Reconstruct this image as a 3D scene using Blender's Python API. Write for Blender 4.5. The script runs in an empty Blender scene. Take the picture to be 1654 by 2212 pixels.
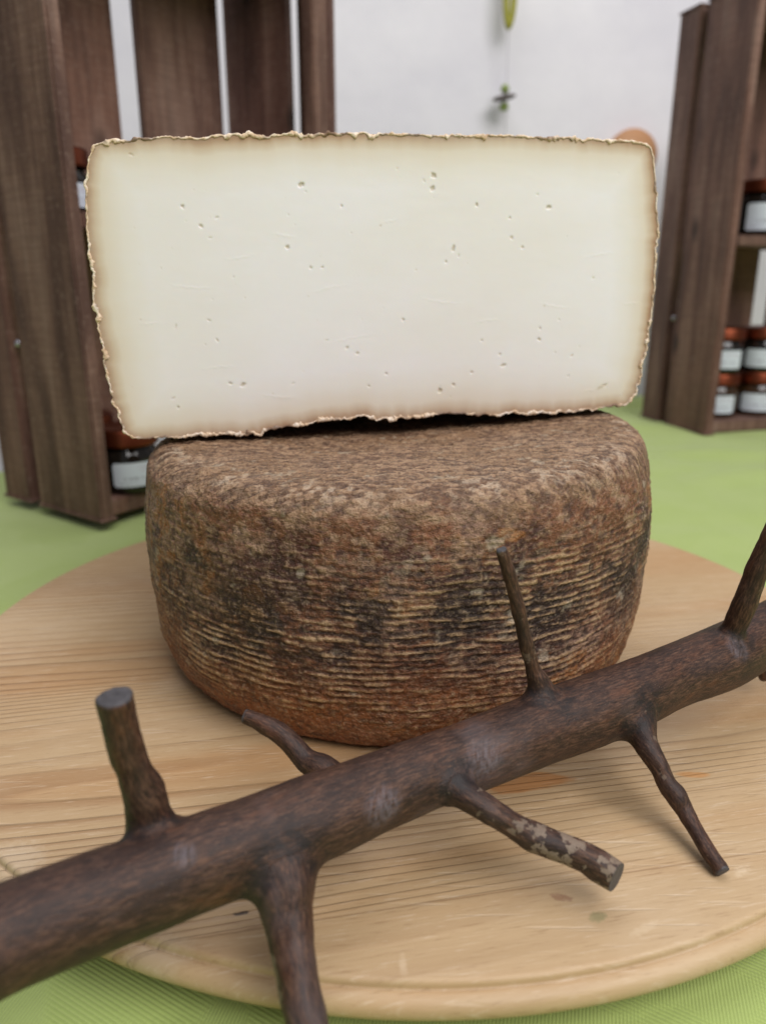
import bpy, bmesh, math, random
import numpy as np
from mathutils import Vector, Matrix

random.seed(7)
rng = np.random.default_rng(11)
C = bpy.context.scene.collection
sc = bpy.context.scene

# ---------------------------------------------------------------- camera, light, exposure
TB = 0.018                    # top of the round board above the table
CAM_Z = TB + 0.165
PITCH = math.radians(17.1)
FPX = 1661.0                  # focal length for a 1654 x 2211 picture
cam = bpy.data.cameras.new('camera')
cam.sensor_fit = 'VERTICAL'
cam.sensor_height = 24.0
cam.lens = 24.0 * FPX / 2211.0
cam.clip_start = 0.01
cam.clip_end = 50
cam.dof.use_dof = True
cam.dof.focus_distance = 0.258
cam.dof.aperture_fstop = 6.3
cam_o = bpy.data.objects.new('camera', cam)
C.objects.link(cam_o)
cam_o.location = (0, 0, CAM_Z)
cam_o.rotation_euler = (math.radians(90) - PITCH, 0, 0)
sc.camera = cam_o

world = bpy.data.worlds.new('World')
sc.world = world
world.use_nodes = True
bg = world.node_tree.nodes['Background']
bg.inputs[0].default_value = (0.93, 0.95, 1.0, 1)
bg.inputs[1].default_value = 0.20

def area(name, loc, target, size, power, col):
    l = bpy.data.lights.new(name, 'AREA')
    l.shape = 'RECTANGLE'
    l.size, l.size_y = size
    l.energy = power
    l.color = col
    o = bpy.data.objects.new(name, l)
    C.objects.link(o)
    o.location = loc
    d = Vector(target) - Vector(loc)
    o.rotation_euler = d.to_track_quat('-Z', 'Y').to_euler()
    return o

area('key_light', (0.78, -0.72, 1.50), (0.0, 0.45, 0.1), (1.4, 1.2), 37, (1.0, 0.97, 0.97))
area('overhead_fill', (0.0, 0.55, 2.1), (0.0, 0.55, 0.0), (1.6, 1.2), 18, (0.96, 0.95, 0.99))  # broad fill added overhead for ambient light, not a lamp of the room

sc.view_settings.view_transform = 'Standard'
sc.view_settings.look = 'None'
sc.view_settings.exposure = 0.0
sc.view_settings.gamma = 1.0
sc.view_settings.use_curve_mapping = False

# ---------------------------------------------------------------- geometry of the place
CT, ST = math.cos(PITCH), math.sin(PITCH)
def ray(px, py):
    x, y = px - 827.0, py - 1105.5
    return x, FPX * CT - y * ST, -(FPX * ST + y * CT)
def at_d(px, py, d):          # point a given distance ahead
    x, f, u = ray(px, py)
    return np.array((x / f * d, d, CAM_Z + u / f * d))
def at_z(px, py, z):          # point at a given height
    x, f, u = ray(px, py)
    d = (z - CAM_Z) * f / u
    return np.array((x / f * d, d, z))

# ---------------------------------------------------------------- noise
def _hash(ix, iy, iz, seed):
    h = (ix.astype(np.uint32) * np.uint32(374761393) + iy.astype(np.uint32) * np.uint32(668265263)
         + iz.astype(np.uint32) * np.uint32(2147483647) + np.uint32(seed * 144665 % 4294967291))
    h = (h ^ (h >> np.uint32(13))) * np.uint32(1274126177)
    h = (h ^ (h >> np.uint32(16))) * np.uint32(2246822519)
    h = h ^ (h >> np.uint32(15))
    return h.astype(np.float64) / 4294967295.0
def vn(x, y, z=None, seed=0):
    x = np.asarray(x, float); y = np.asarray(y, float)
    z = np.zeros_like(x) if z is None else np.asarray(z, float)
    fx, fy, fz = np.floor(x), np.floor(y), np.floor(z)
    ix, iy, iz = fx.astype(np.int64), fy.astype(np.int64), fz.astype(np.int64)
    tx, ty, tz = x - fx, y - fy, z - fz
    tx, ty, tz = [t * t * t * (t * (t * 6 - 15) + 10) for t in (tx, ty, tz)]
    r = 0
    for a in (0, 1):
        wx = tx if a else 1 - tx
        for b in (0, 1):
            wy = ty if b else 1 - ty
            for c in (0, 1):
                wz = tz if c else 1 - tz
                r = r + wx * wy * wz * _hash(ix + a, iy + b, iz + c, seed)
    return r * 2 - 1
def fbm(x, y, z=None, seed=0, oct=4, gain=0.5):
    r, a, s, t = 0, 1.0, 1.0, 0
    for i in range(oct):
        r = r + a * vn(x * s + 7.3 * i, y * s - 3.1 * i, None if z is None else z * s + 1.7 * i, seed + i)
        t += a; a *= gain; s *= 2.03
    return r / t * 1.5
def sstep(a, b, x):
    t = np.clip((x - a) / (b - a), 0, 1)
    return t * t * (3 - 2 * t)
def srgb(r, g, b):
    c = np.array((r, g, b), float) / 255
    return np.where(c <= 0.04045, c / 12.92, ((c + 0.055) / 1.055) ** 2.4)

# ---------------------------------------------------------------- objects
def tag(o, label=None, cat=None, group=None, kind=None):
    if label: o['label'] = label
    if cat: o['category'] = cat
    if group: o['group'] = group
    if kind: o['kind'] = kind
    return o
def empty(name, loc, rz=0.0):
    o = bpy.data.objects.new(name, None)
    o.empty_display_size = 0.02
    C.objects.link(o)
    o.location = loc
    o.rotation_euler = (0, 0, rz)
    return o
def mesh_np(name, verts, faces, mat, parent=None, smooth=True, local=None):
    me = bpy.data.meshes.new(name)
    verts = np.asarray(verts, np.float32)
    if isinstance(faces, np.ndarray) and faces.ndim == 2:
        k = faces.shape[1]
        me.vertices.add(len(verts)); me.vertices.foreach_set('co', verts.ravel())
        me.loops.add(faces.size); me.loops.foreach_set('vertex_index', faces.ravel().astype(np.int32))
        me.polygons.add(len(faces))
        me.polygons.foreach_set('loop_start', np.arange(len(faces), dtype=np.int32) * k)
        me.update(calc_edges=True)
    else:
        me.from_pydata([tuple(map(float, v)) for v in verts], [], [tuple(map(int, f)) for f in faces])
    me.validate()
    me.polygons.foreach_set('use_smooth', np.full(len(me.polygons), smooth))
    me.update()
    if mat: me.materials.append(mat)
    o = bpy.data.objects.new(name, me)
    C.objects.link(o)
    if parent is not None: o.parent = parent
    return o
def attr_f(o, name, data):
    a = o.data.attributes.new(name, 'FLOAT', 'POINT'); a.data.foreach_set('value', np.asarray(data, np.float32).ravel())
def attr_v(o, name, data):
    a = o.data.attributes.new(name, 'FLOAT_VECTOR', 'POINT'); a.data.foreach_set('vector', np.asarray(data, np.float32).ravel())
def attr_c(o, name, data):
    d = np.ones((len(data), 4), np.float32); d[:, :3] = data
    a = o.data.attributes.new(name, 'FLOAT_COLOR', 'POINT'); a.data.foreach_set('color', d.ravel())
def bm_obj(name, bm, mat, parent=None, smooth=False):
    me = bpy.data.meshes.new(name)
    bmesh.ops.recalc_face_normals(bm, faces=bm.faces)
    bm.to_mesh(me); bm.free()
    for p in me.polygons: p.use_smooth = smooth
    if mat: me.materials.append(mat)
    o = bpy.data.objects.new(name, me)
    C.objects.link(o)
    if parent is not None: o.parent = parent
    return o
def grid_faces(n, m, wrap_m=False):      # n rows, m columns
    i = np.arange(n - 1)[:, None]; j = np.arange(m if wrap_m else m - 1)[None, :]
    j2 = (j + 1) % m
    return np.stack([(i * m + j), (i * m + j2), ((i + 1) * m + j2), ((i + 1) * m + j)], -1).reshape(-1, 4)

# ---------------------------------------------------------------- material helpers
class NT:
    def __init__(self, name):
        self.m = bpy.data.materials.new(name); self.m.use_nodes = True
        self.t = self.m.node_tree; self.n = self.t.nodes; self.l = self.t.links
        self.b = self.n['Principled BSDF']
    def put(self, sock, v):
        if v is None: return
        if isinstance(v, bpy.types.NodeSocket): self.l.new(v, sock)
        else:
            if hasattr(sock.default_value, '__len__') and not hasattr(v, '__len__'): v = [v] * len(sock.default_value)
            if hasattr(v, '__len__') and len(v) == 3 and len(sock.default_value) == 4: v = (*v, 1)
            sock.default_value = v
    def node(self, typ, ins=(), out=0, **kw):
        n = self.n.new(typ)
        for k, v in kw.items(): setattr(n, k, v)
        for k, v in (ins.items() if isinstance(ins, dict) else enumerate(ins)): self.put(n.inputs[k], v)
        return n.outputs[out]
    def math(self, op, a, b=None, c=None, clamp=False):
        ins = [a] + ([b] if b is not None else []) + ([c] if c is not None else [])
        return self.node('ShaderNodeMath', ins, operation=op, use_clamp=clamp)
    def coord(self, which='Object'):
        return self.n.new('ShaderNodeTexCoord').outputs[which]
    def attr(self, name, out='Vector'):
        n = self.n.new('ShaderNodeAttribute'); n.attribute_name = name; return n.outputs[out]
    def map(self, v, loc=(0, 0, 0), rot=(0, 0, 0), scale=(1, 1, 1)):
        return self.node('ShaderNodeMapping', {0: v, 1: loc, 2: rot, 3: scale})
    def noise(self, v, scale, detail=4, rough=0.55, dist=0.0, out=0):
        return self.node('ShaderNodeTexNoise', {'Vector': v, 'Scale': scale, 'Detail': detail, 'Roughness': rough, 'Distortion': dist}, out=out)
    def ramp(self, f, stops, interp='LINEAR'):
        n = self.n.new('ShaderNodeValToRGB'); n.color_ramp.interpolation = interp
        e = n.color_ramp.elements
        while len(e) < len(stops): e.new(0.5)
        for k, (p, c) in enumerate(stops):
            e[k].position = p
            e[k].color = (*c, 1) if hasattr(c, '__len__') else (c, c, c, 1)
        self.put(n.inputs[0], f)
        return n.outputs[0]
    def mix(self, f, a, b, blend='MIX'):
        n = self.n.new('ShaderNodeMix'); n.data_type = 'RGBA'; n.blend_type = blend
        self.put(n.inputs[0], f); self.put(n.inputs[6], a); self.put(n.inputs[7], b)
        return n.outputs[2]
    def bump(self, h, strength=0.5, dist=0.001, normal=None):
        return self.node('ShaderNodeBump', {'Strength': strength, 'Distance': dist, 'Height': h, 'Normal': normal})
    def sep(self, v):
        n = self.n.new('ShaderNodeSeparateXYZ'); self.l.new(v, n.inputs[0]); return n.outputs
    def comb(self, x, y, z=0.0):
        return self.node('ShaderNodeCombineXYZ', [x, y, z])
    def done(self, color=None, rough=None, normal=None, **kw):
        self.put(self.b.inputs['Base Color'], color); self.put(self.b.inputs['Roughness'], rough)
        self.put(self.b.inputs['Normal'], normal)
        for k, v in kw.items(): self.put(self.b.inputs[k.replace('_', ' ')], v)
        return self.m

def mat_wall():
    t = NT('plaster'); co = t.coord()
    n = t.noise(co, 5, 5, 0.6); f = t.noise(co, 60, 4, 0.6)
    col = t.ramp(n, [(0.3, srgb(224, 222, 229)), (0.7, srgb(239, 237, 241))])
    h = t.math('ADD', n, t.math('MULTIPLY', f, 0.25))
    return t.done(col, 0.85, t.bump(h, 0.35, 0.006))

def mat_cloth():
    t = NT('green_damask'); co = t.coord()
    x, y, z = t.sep(co)
    # twill lines in two directions that swap in a woven figure
    d1 = t.math('SINE', t.math('MULTIPLY', t.math('ADD', t.math('MULTIPLY', x, 0.55), y), 2 * math.pi / 0.0014))
    d2 = t.math('SINE', t.math('MULTIPLY', t.math('SUBTRACT', t.math('MULTIPLY', x, 1.3), t.math('MULTIPLY', y, 0.35)), 2 * math.pi / 0.00125))
    big = t.noise(t.map(co, rot=(0, 0, 0.5), scale=(26, 26, 26)), 1.0, 1.5, 0.4)
    fig = t.ramp(big, [(0.47, 0.0), (0.53, 1.0)])
    m = t.node('ShaderNodeMix', {0: fig, 2: d1, 3: d2})
    th = t.noise(co, 900, 3, 0.6)
    h = t.math('ADD', t.math('MULTIPLY', m, 0.5), th)
    var = t.noise(co, 14, 3)
    c1 = t.mix(var, srgb(164, 182, 100), srgb(176, 193, 116))
    c2 = t.mix(t.math('MULTIPLY_ADD', m, 0.22, 0.25, clamp=True), c1, srgb(126, 150, 62))
    c3 = t.mix(t.math('MULTIPLY', fig, 0.10), c2, srgb(192, 206, 138))
    return t.done(c3, 0.75, t.bump(h, 0.45, 0.0006), Sheen_Weight=0.25, Specular_IOR_Level=0.35)

def mat_board():
    t = NT('pine_board'); co = t.coord()
    v = t.map(co, rot=(0, 0, math.radians(-11)))
    x, y, z = t.sep(v)                                   # x runs with the grain; the board's centre is the origin
    n1 = t.noise(t.map(v, scale=(3.0, 16, 16)), 1.0, 2.5, 0.5)
    n2 = t.noise(t.map(v, scale=(1.2, 30, 30)), 1.0, 2, 0.5)
    slow = t.noise(t.map(v, scale=(0.6, 11, 1), loc=(3, 1, 0)), 1.0, 1, 0.4)
    # straight-grained planks at the back, a flat-sawn one in front
    yw = t.math('ADD', y, t.math('MULTIPLY_ADD', n1, 0.020, t.math('MULTIPLY', n2, 0.016)))
    ys = t.math('ADD', yw, t.math('MULTIPLY', slow, 0.13))
    dx = t.math('MULTIPLY', t.math('ADD', x, 0.05), 0.16)
    dy = t.math('ADD', yw, 0.165)
    rr = t.math('SQRT', t.math('ADD', t.math('MULTIPLY', dx, dx), t.math('MULTIPLY', dy, dy)))
    front = t.math('LESS_THAN', y, -0.178)
    midp = t.math('MULTIPLY', t.math('LESS_THAN', y, -0.148), t.math('SUBTRACT', 1.0, front))
    fld = t.node('ShaderNodeMix', {0: front, 2: ys, 3: rr})
    fld = t.math('ADD', fld, t.math('MULTIPLY', midp, 0.0137))
    k = t.node('ShaderNodeMix', {0: front, 2: 195.0, 3: 120.0})
    ph = t.math('FRACT', t.math('MULTIPLY', fld, k))
    ring = t.ramp(ph, [(0.0, 0.0), (0.45, 0.18), (0.76, 0.90), (0.88, 1.0), (1.0, 0.0)])
    amp = t.ramp(y, [(0.0, 0.22), (1.0, 0.22)])
    ampn = t.noise(t.map(v, scale=(3, 10, 1), loc=(5, 2, 0)), 1.0, 2)
    # relief is strong on the weathered left, worn away on the right
    lr = t.math('MULTIPLY_ADD', x, -2.4, 0.50)
    st = t.math('MULTIPLY', t.math('MULTIPLY_ADD', ampn, 2.4, -0.65), lr, clamp=True)
    st = t.math('MULTIPLY', st, t.node('ShaderNodeMix', {0: front, 2: 1.0, 3: 0.55}))
    worn = t.math('MULTIPLY', t.math('MULTIPLY_ADD', x, 8.0, 0.5, clamp=True), t.math('MULTIPLY_ADD', y, -40.0, -5.2, clamp=True))
    st = t.math('MULTIPLY', st, t.math('MULTIPLY_ADD', worn, -0.85, 1.0))
    st = t.math('MAXIMUM', st, 0.05)
    fib = t.noise(t.map(v, scale=(22, 620, 620)), 1.0, 3, 0.6)
    base = t.mix(t.noise(t.map(v, scale=(4, 9, 9)), 1.0, 3), srgb(180, 151, 112), srgb(198, 172, 134))
    warm = t.noise(t.map(v, scale=(2.2, 24, 1), loc=(9, 4, 0)), 1.0, 3, 0.6)
    base = t.mix(t.ramp(warm, [(0.50, 0.0), (0.68, 0.55)]), base, srgb(180, 134, 86))
    base = t.mix(t.math('MULTIPLY', fib, 0.30), base, srgb(164, 130, 96))
    pale = t.noise(t.map(co, scale=(9, 9, 9), loc=(2, 8, 0)), 1.0, 4, 0.6)
    base = t.mix(t.ramp(pale, [(0.52, 0.0), (0.72, 0.45)]), base, srgb(206, 184, 154))
    dark = t.mix(n1, srgb(142, 98, 58), srgb(120, 84, 54))
    col = t.mix(t.math('MULTIPLY', ring, st), base, dark)
    # glue lines between the planks
    def joint(y0, w):
        return t.math('LESS_THAN', t.math('ABSOLUTE', t.math('SUBTRACT', t.math('ADD', y, t.math('MULTIPLY', n1, 0.0006)), y0)), w)
    j = t.math('MAXIMUM', joint(-0.178, 0.00028), joint(-0.148, 0.00024))
    col = t.mix(t.math('MULTIPLY', j, 0.38), col, srgb(120, 84, 50))
    # resin streaks, dents and a smear of green
    nz = t.noise(co, 620, 4, 0.65)
    nz2 = t.noise(t.map(co, scale=(60, 200, 60)), 1.0, 3)
    def blot(p, rx, ry, ang, soft, hard, c, a, colr):
        q = t.map(co, loc=(0, 0, 0))
        q = t.node('ShaderNodeVectorMath', [q, (p[0] - BC[0], p[1] - BC[1], 0)], operation='SUBTRACT')
        q = t.map(q, rot=(0, 0, -ang))
        qx, qy, qz = t.sep(q)
        e = t.math('ADD', t.math('POWER', t.math('ABSOLUTE', t.math('DIVIDE', qx, rx)), 2.0), t.math('POWER', t.math('ABSOLUTE', t.math('DIVIDE', qy, ry)), 2.0))
        e = t.math('ADD', e, t.math('MULTIPLY', t.math('SUBTRACT', c, 0.5), soft))
        f = t.ramp(e, [(hard, 1.0), (1.0, 0.0)])
        return t.mix(t.math('MULTIPLY', f, a), colr, NEW)
    a11 = math.radians(11)
    for (px, py, rx, ry, ang, soft, hard, c, a, nc) in (
            (1125, 1690, 0.021, 0.0056, a11, 2.2, 0.35, nz2, 0.65, srgb(176, 112, 48)),
            (1498, 1672, 0.0065, 0.0019, a11 - .2, 2.2, 0.35, nz2, 0.6, srgb(190, 128, 62)),
            (1290, 1980, 0.0034, 0.0019, 0.5, 2.6, 0.2, nz, 0.55, srgb(120, 124, 84)),
            (1212, 1938, 0.0034, 0.0016, -.2, 2.6, 0.2, nz, 0.6, srgb(140, 96, 72)),
            (522, 1972, 0.0026, 0.0008, a11, 2.2, 0.2, nz, 0.95, srgb(52, 38, 30)),
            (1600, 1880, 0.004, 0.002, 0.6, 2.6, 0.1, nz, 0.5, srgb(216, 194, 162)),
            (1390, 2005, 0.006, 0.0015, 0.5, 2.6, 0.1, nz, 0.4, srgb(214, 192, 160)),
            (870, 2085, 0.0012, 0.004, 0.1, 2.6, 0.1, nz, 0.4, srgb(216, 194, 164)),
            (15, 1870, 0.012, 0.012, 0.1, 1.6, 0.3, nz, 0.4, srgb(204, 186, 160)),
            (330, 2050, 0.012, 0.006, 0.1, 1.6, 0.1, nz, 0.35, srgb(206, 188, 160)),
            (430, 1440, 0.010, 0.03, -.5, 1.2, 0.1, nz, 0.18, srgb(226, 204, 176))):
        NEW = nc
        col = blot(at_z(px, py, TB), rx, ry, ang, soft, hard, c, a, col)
    # knife scratches
    scm = None
    for an, lo in ((0.9, 1.0), (-0.5, 4.0), (1.9, 7.0)):
        w_ = t.noise(t.map(co, rot=(0, 0, an), loc=(lo, lo, 0), scale=(26, 620, 1)), 1.0, 1, 0.3)
        w_ = t.ramp(w_, [(0.70, 0.0), (0.75, 1.0)])
        scm = w_ if scm is None else t.math('MAXIMUM', scm, w_)
    scm = t.math('MULTIPLY', scm, t.ramp(pale, [(0.45, 0.15), (0.62, 1.0)]))
    col = t.mix(t.math('MULTIPLY', scm, 0.35), col, srgb(224, 204, 176))
    h = t.math('SUBTRACT', t.math('MULTIPLY', t.math('MULTIPLY', ring, st), 0.9), t.math('ADD', t.math('MULTIPLY', fib, 0.10), t.math('MULTIPLY', j, 0.5)))
    h = t.math('SUBTRACT', h, t.math('MULTIPLY', scm, 0.15))
    por = t.noise(t.map(v, scale=(90, 1100, 400)), 1.0, 3, 0.7)
    col = t.mix(t.ramp(por, [(0.58, 0.0), (0.70, 0.38)]), col, srgb(132, 98, 66))
    col = t.mix(t.ramp(por, [(0.30, 0.30), (0.42, 0.0)]), col, srgb(226, 208, 184))
    h = t.math('SUBTRACT', h, t.math('MULTIPLY', por, 0.12))
    ro = t.math('MULTIPLY_ADD', fib, 0.2, 0.36)
    return t.done(col, ro, t.bump(h, 0.7, 0.0013), Specular_IOR_Level=0.4)

def mat_crate(name, tone):
    t = NT(name); v = t.coord()
    oi = t.n.new('ShaderNodeObjectInfo').outputs['Random']
    off = t.comb(t.math('MULTIPLY', oi, 9.0), t.math('MULTIPLY', oi, 4.0), t.math('MULTIPLY', oi, 17.0))
    v = t.node('ShaderNodeVectorMath', [v, off], operation='ADD')
    g = t.noise(t.map(v, scale=(160, 160, 5)), 1.0, 4, 0.65, 0.3)
    big = t.noise(t.map(v, scale=(30, 30, 6)), 1.0, 4, 0.6)
    saw = t.noise(t.map(v, scale=(25, 25, 420)), 1.0, 2, 0.5)
    k = lambda r, gg, b: srgb(r, gg, b) * tone
    tint = t.ramp(oi, [(0.0, k(116, 84, 70)), (0.5, k(104, 76, 68)), (1.0, k(118, 92, 78))])
    col = t.mix(t.ramp(g, [(0.28, 0.75), (0.5, 0.0)]), tint, k(62, 42, 36))
    col = t.mix(t.ramp(g, [(0.52, 0.0), (0.76, 0.6)]), col, k(142, 116, 104))
    col = t.mix(t.ramp(big, [(0.36, 0.75), (0.56, 0.0)]), col, k(58, 38, 33))
    col = t.mix(t.ramp(big, [(0.54, 0.0), (0.76, 0.5)]), col, k(146, 126, 114))
    fl = t.noise(v, 260, 4, 0.7)
    col = t.mix(t.ramp(fl, [(0.55, 0.0), (0.72, 0.4)]), col, k(150, 130, 118))
    col = t.mix(t.math('MULTIPLY', t.ramp(saw, [(0.35, 0.0), (0.7, 1.0)]), 0.35), col, k(78, 56, 48))
    kn = t.node('ShaderNodeTexVoronoi', {'Vector': t.map(v, scale=(14, 14, 8)), 'Scale': 1.0})
    col = t.mix(t.ramp(kn, [(0.05, 0.85), (0.14, 0.0)]), col, k(44, 30, 26))
    h = t.math('ADD', g, t.math('MULTIPLY', saw, 0.5))
    return t.done(col, 0.62, t.bump(h, 0.4, 0.0015), Specular_IOR_Level=0.35)

def mat_rind():
    t = NT('cheese_rind'); co = t.coord()
    c = t.attr('rind', 'Color')
    n = t.noise(t.map(co, scale=(0.7, 0.7, 1.3)), 1150, 3, 0.7); n2 = t.noise(co, 480, 4, 0.7)
    col = t.mix(t.ramp(n, [(0.36, 0.8), (0.50, 0.0)]), c, t.mix(0.55, c, srgb(46, 26, 18)))
    col = t.mix(t.ramp(n2, [(0.54, 0.0), (0.72, 0.45)]), col, t.mix(0.62, c, srgb(216, 184, 148)))
    col = t.mix(t.ramp(n2, [(0.30, 0.65), (0.44, 0.0)]), col, t.mix(0.6, c, srgb(58, 34, 26)))
    h = t.math('ADD', t.math('MULTIPLY', n, 0.5), n2)
    return t.done(col, t.math('MULTIPLY_ADD', n2, 0.3, 0.32), t.bump(h, 0.9, 0.0015), Specular_IOR_Level=0.42)

def mat_paste():
    t = NT('cheese_paste'); co = t.coord()
    e = t.attr('edge', 'Fac'); hole = t.attr('hole', 'Fac')
    n = t.noise(co, 45, 3); n2 = t.noise(co, 9, 2)
    e2 = t.math('MULTIPLY', e, t.math('MULTIPLY_ADD', n2, 1.1, 0.45))
    e2 = t.math('ADD', e2, t.math('MULTIPLY', t.math('SUBTRACT', n, 0.5), 0.0022))
    col = t.ramp(t.math('MULTIPLY', e2, 50.0), [(0.0, srgb(150, 112, 84)), (0.07, srgb(176, 142, 112)), (0.15, srgb(202, 180, 154)),
                                                (0.29, srgb(224, 213, 197)), (0.62, srgb(233, 228, 222)), (1.0, srgb(238, 235, 236))])
    fine = t.noise(co, 260, 4, 0.6)
    col = t.mix(t.math('MULTIPLY', fine, 0.10), col, srgb(216, 209, 190))
    cloud = t.noise(t.map(co, scale=(14, 14, 22), loc=(4, 2, 1)), 1.0, 3)
    col = t.mix(t.ramp(cloud, [(0.4, 0.22), (0.62, 0.0)]), col, srgb(226, 219, 202))
    col = t.mix(t.math('MULTIPLY', hole, 0.6), col, srgb(186, 168, 134))
    cut = t.noise(t.map(co, scale=(18, 18, 150), rot=(0, 0.12, 0)), 1.0, 4, 0.6)
    h = t.math('ADD', t.math('MULTIPLY', cut, 0.8), t.math('MULTIPLY', fine, 0.35))
    return t.done(col, 0.48, t.bump(h, 0.03, 0.0005), Subsurface_Weight=0.22, Subsurface_Radius=(1.0, 0.7, 0.4), Subsurface_Scale=0.003, Specular_IOR_Level=0.4)

def mat_crumb():
    t = NT('rind_edge'); co = t.coord()
    n = t.noise(co, 260, 4, 0.65); n2 = t.noise(co, 90, 3)
    col = t.ramp(n, [(0.25, srgb(160, 124, 98)), (0.40, srgb(216, 186, 152)), (0.55, srgb(236, 216, 192)), (0.72, srgb(244, 234, 222))])
    col = t.mix(t.ramp(n2, [(0.53, 0.0), (0.62, 0.8)]), col, srgb(98, 66, 48))
    return t.done(col, 0.7, t.bump(t.noise(co, 900, 4), 0.6, 0.0008))

def mat_branch():
    t = NT('branch_wood'); g = t.attr('grain'); bark = t.attr('bark', 'Fac'); cut = t.attr('cut', 'Fac')
    co = t.coord()
    a = t.noise(t.map(g, scale=(300, 1700, 1700)), 1.0, 4, 0.7)
    b = t.noise(t.map(g, scale=(60, 170, 170)), 1.0, 5, 0.68)
    s = t.noise(co, 1600, 3, 0.65)
    col = t.ramp(a, [(0.34, srgb(36, 23, 18)), (0.5, srgb(64, 43, 34)), (0.66, srgb(98, 70, 54))])
    col = t.mix(t.ramp(b, [(0.38, 0.65), (0.52, 0.0)]), col, srgb(38, 27, 25))
    col = t.mix(t.ramp(b, [(0.56, 0.0), (0.72, 0.45)]), col, srgb(104, 62, 38))
    col = t.mix(t.ramp(s, [(0.62, 0.0), (0.76, 0.4)]), col, srgb(150, 124, 102))
    sc_ = t.noise(t.map(co, scale=(24, 24, 24), loc=(3.3, 1.2, 0)), 1.0, 3, 0.6)
    scuff = t.math('MULTIPLY', t.ramp(sc_, [(0.60, 0.0), (0.68, 0.42)]), t.noise(t.map(g, scale=(160, 900, 900)), 1.0, 3))
    col = t.mix(scuff, col, srgb(112, 102, 104))
    sf = t.attr('scuff', 'Fac')
    col = t.mix(t.math('MULTIPLY', sf, t.ramp(t.noise(t.map(co, rot=(0, 0, 0.5), scale=(1100, 160, 500)), 1.0, 4, 0.65), [(0.38, 0.05), (0.62, 0.6)])), col, srgb(112, 103, 108))
    kn = t.attr('knot', 'Fac')
    col = t.mix(t.math('MULTIPLY', kn, t.ramp(t.noise(co, 240, 4, 0.65), [(0.42, 0.0), (0.58, 0.8)])), col, srgb(26, 21, 22))
    pn = t.noise(co, 190, 4, 0.62)
    peel = t.math('MULTIPLY', t.ramp(t.math('ADD', pn, t.math('MULTIPLY_ADD', bark, 0.36, -0.26)), [(0.53, 0.0), (0.555, 1.0)]), bark)
    peelc = t.mix(s, srgb(102, 86, 73), srgb(152, 134, 116))
    col = t.mix(peel, col, peelc)
    cc = t.mix(t.noise(co, 480, 4, 0.6), srgb(30, 28, 30), srgb(96, 93, 96))
    col = t.mix(cut, col, cc)
    h = t.math('ADD', t.math('MULTIPLY', a, 0.8), t.math('MULTIPLY', s, 0.4))
    h = t.math('ADD', h, t.math('MULTIPLY', peel, -0.5))
    return t.done(col, t.math('MULTIPLY_ADD', a, 0.25, 0.40), t.bump(h, 0.45, 0.0005), Specular_IOR_Level=0.32)

def mat_simple(name, col, rough, **kw):
    t = NT(name); co = t.coord()
    n = t.noise(co, 60, 3)
    c = t.mix(t.math('MULTIPLY', n, 0.5), np.array(col), np.array(col) * 0.72)
    return t.done(c, rough, None, **kw)

def mat_label():
    t = NT('jar_label')
    uv = t.attr('lab'); x, y, z = t.sep(uv)          # 0..1 across and up the label
    def line(y0, hw, x0, x1, k, seed):
        inx = t.math('MULTIPLY', t.math('GREATER_THAN', x, x0), t.math('LESS_THAN', x, x1))
        iny = t.math('LESS_THAN', t.math('ABSOLUTE', t.math('SUBTRACT', y, y0)), hw)
        n = t.noise(t.comb(t.math('MULTIPLY', x, k), y0 * 31 + seed, 0.0), 1.0, 2)
        return t.math('MULTIPLY', t.math('MULTIPLY', inx, iny), t.ramp(n, [(0.44, 0.0), (0.50, 1.0)]))
    ink = t.math('MAXIMUM', line(0.34, 0.055, 0.16, 0.88, 26, 1), line(0.14, 0.02, 0.12, 0.86, 44, 5))
    mau = t.math('MAXIMUM', line(0.80, 0.05, 0.52, 0.92, 30, 2), line(0.66, 0.03, 0.56, 0.92, 40, 3))
    col = t.mix(t.math('MULTIPLY', ink, 0.6), srgb(208, 215, 226), srgb(110, 108, 124))
    col = t.mix(t.math('MULTIPLY', mau, 0.5), col, srgb(160, 130, 150))
    return t.done(col, 0.5)

BC = np.array((0.011, 0.352))          # middle of the round board
M = dict(wall=mat_wall(), cloth=mat_cloth(), board=mat_board(), crate=mat_crate('crate_wood', 1.25), rind=mat_rind(), paste=mat_paste(),
         crumb=mat_crumb(), branch=mat_branch(), label=mat_label(),
         glass=mat_simple('dark_jar_glass', (0.012, 0.009, 0.007), 0.08, Specular_IOR_Level=0.5),
         glass_brown=mat_simple('brown_jar_glass', (0.040, 0.020, 0.008), 0.08, Specular_IOR_Level=0.5),
         lid=mat_simple('copper_lid', srgb(122, 62, 40), 0.36, Metallic=0.9),
         green=mat_simple('green_glass', srgb(166, 162, 62), 0.35, Specular_IOR_Level=0.5),
         bead=mat_simple('green_bead', srgb(140, 158, 84), 0.4),
         disc=mat_simple('dark_disc', srgb(74, 64, 58), 0.5),
         string=mat_simple('thread', srgb(176, 172, 176), 0.8),
         tan=mat_simple('tan_wood', srgb(196, 146, 104), 0.6),
         nail=mat_simple('steel_nail', srgb(180, 178, 186), 0.35, Metallic=0.9))

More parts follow.
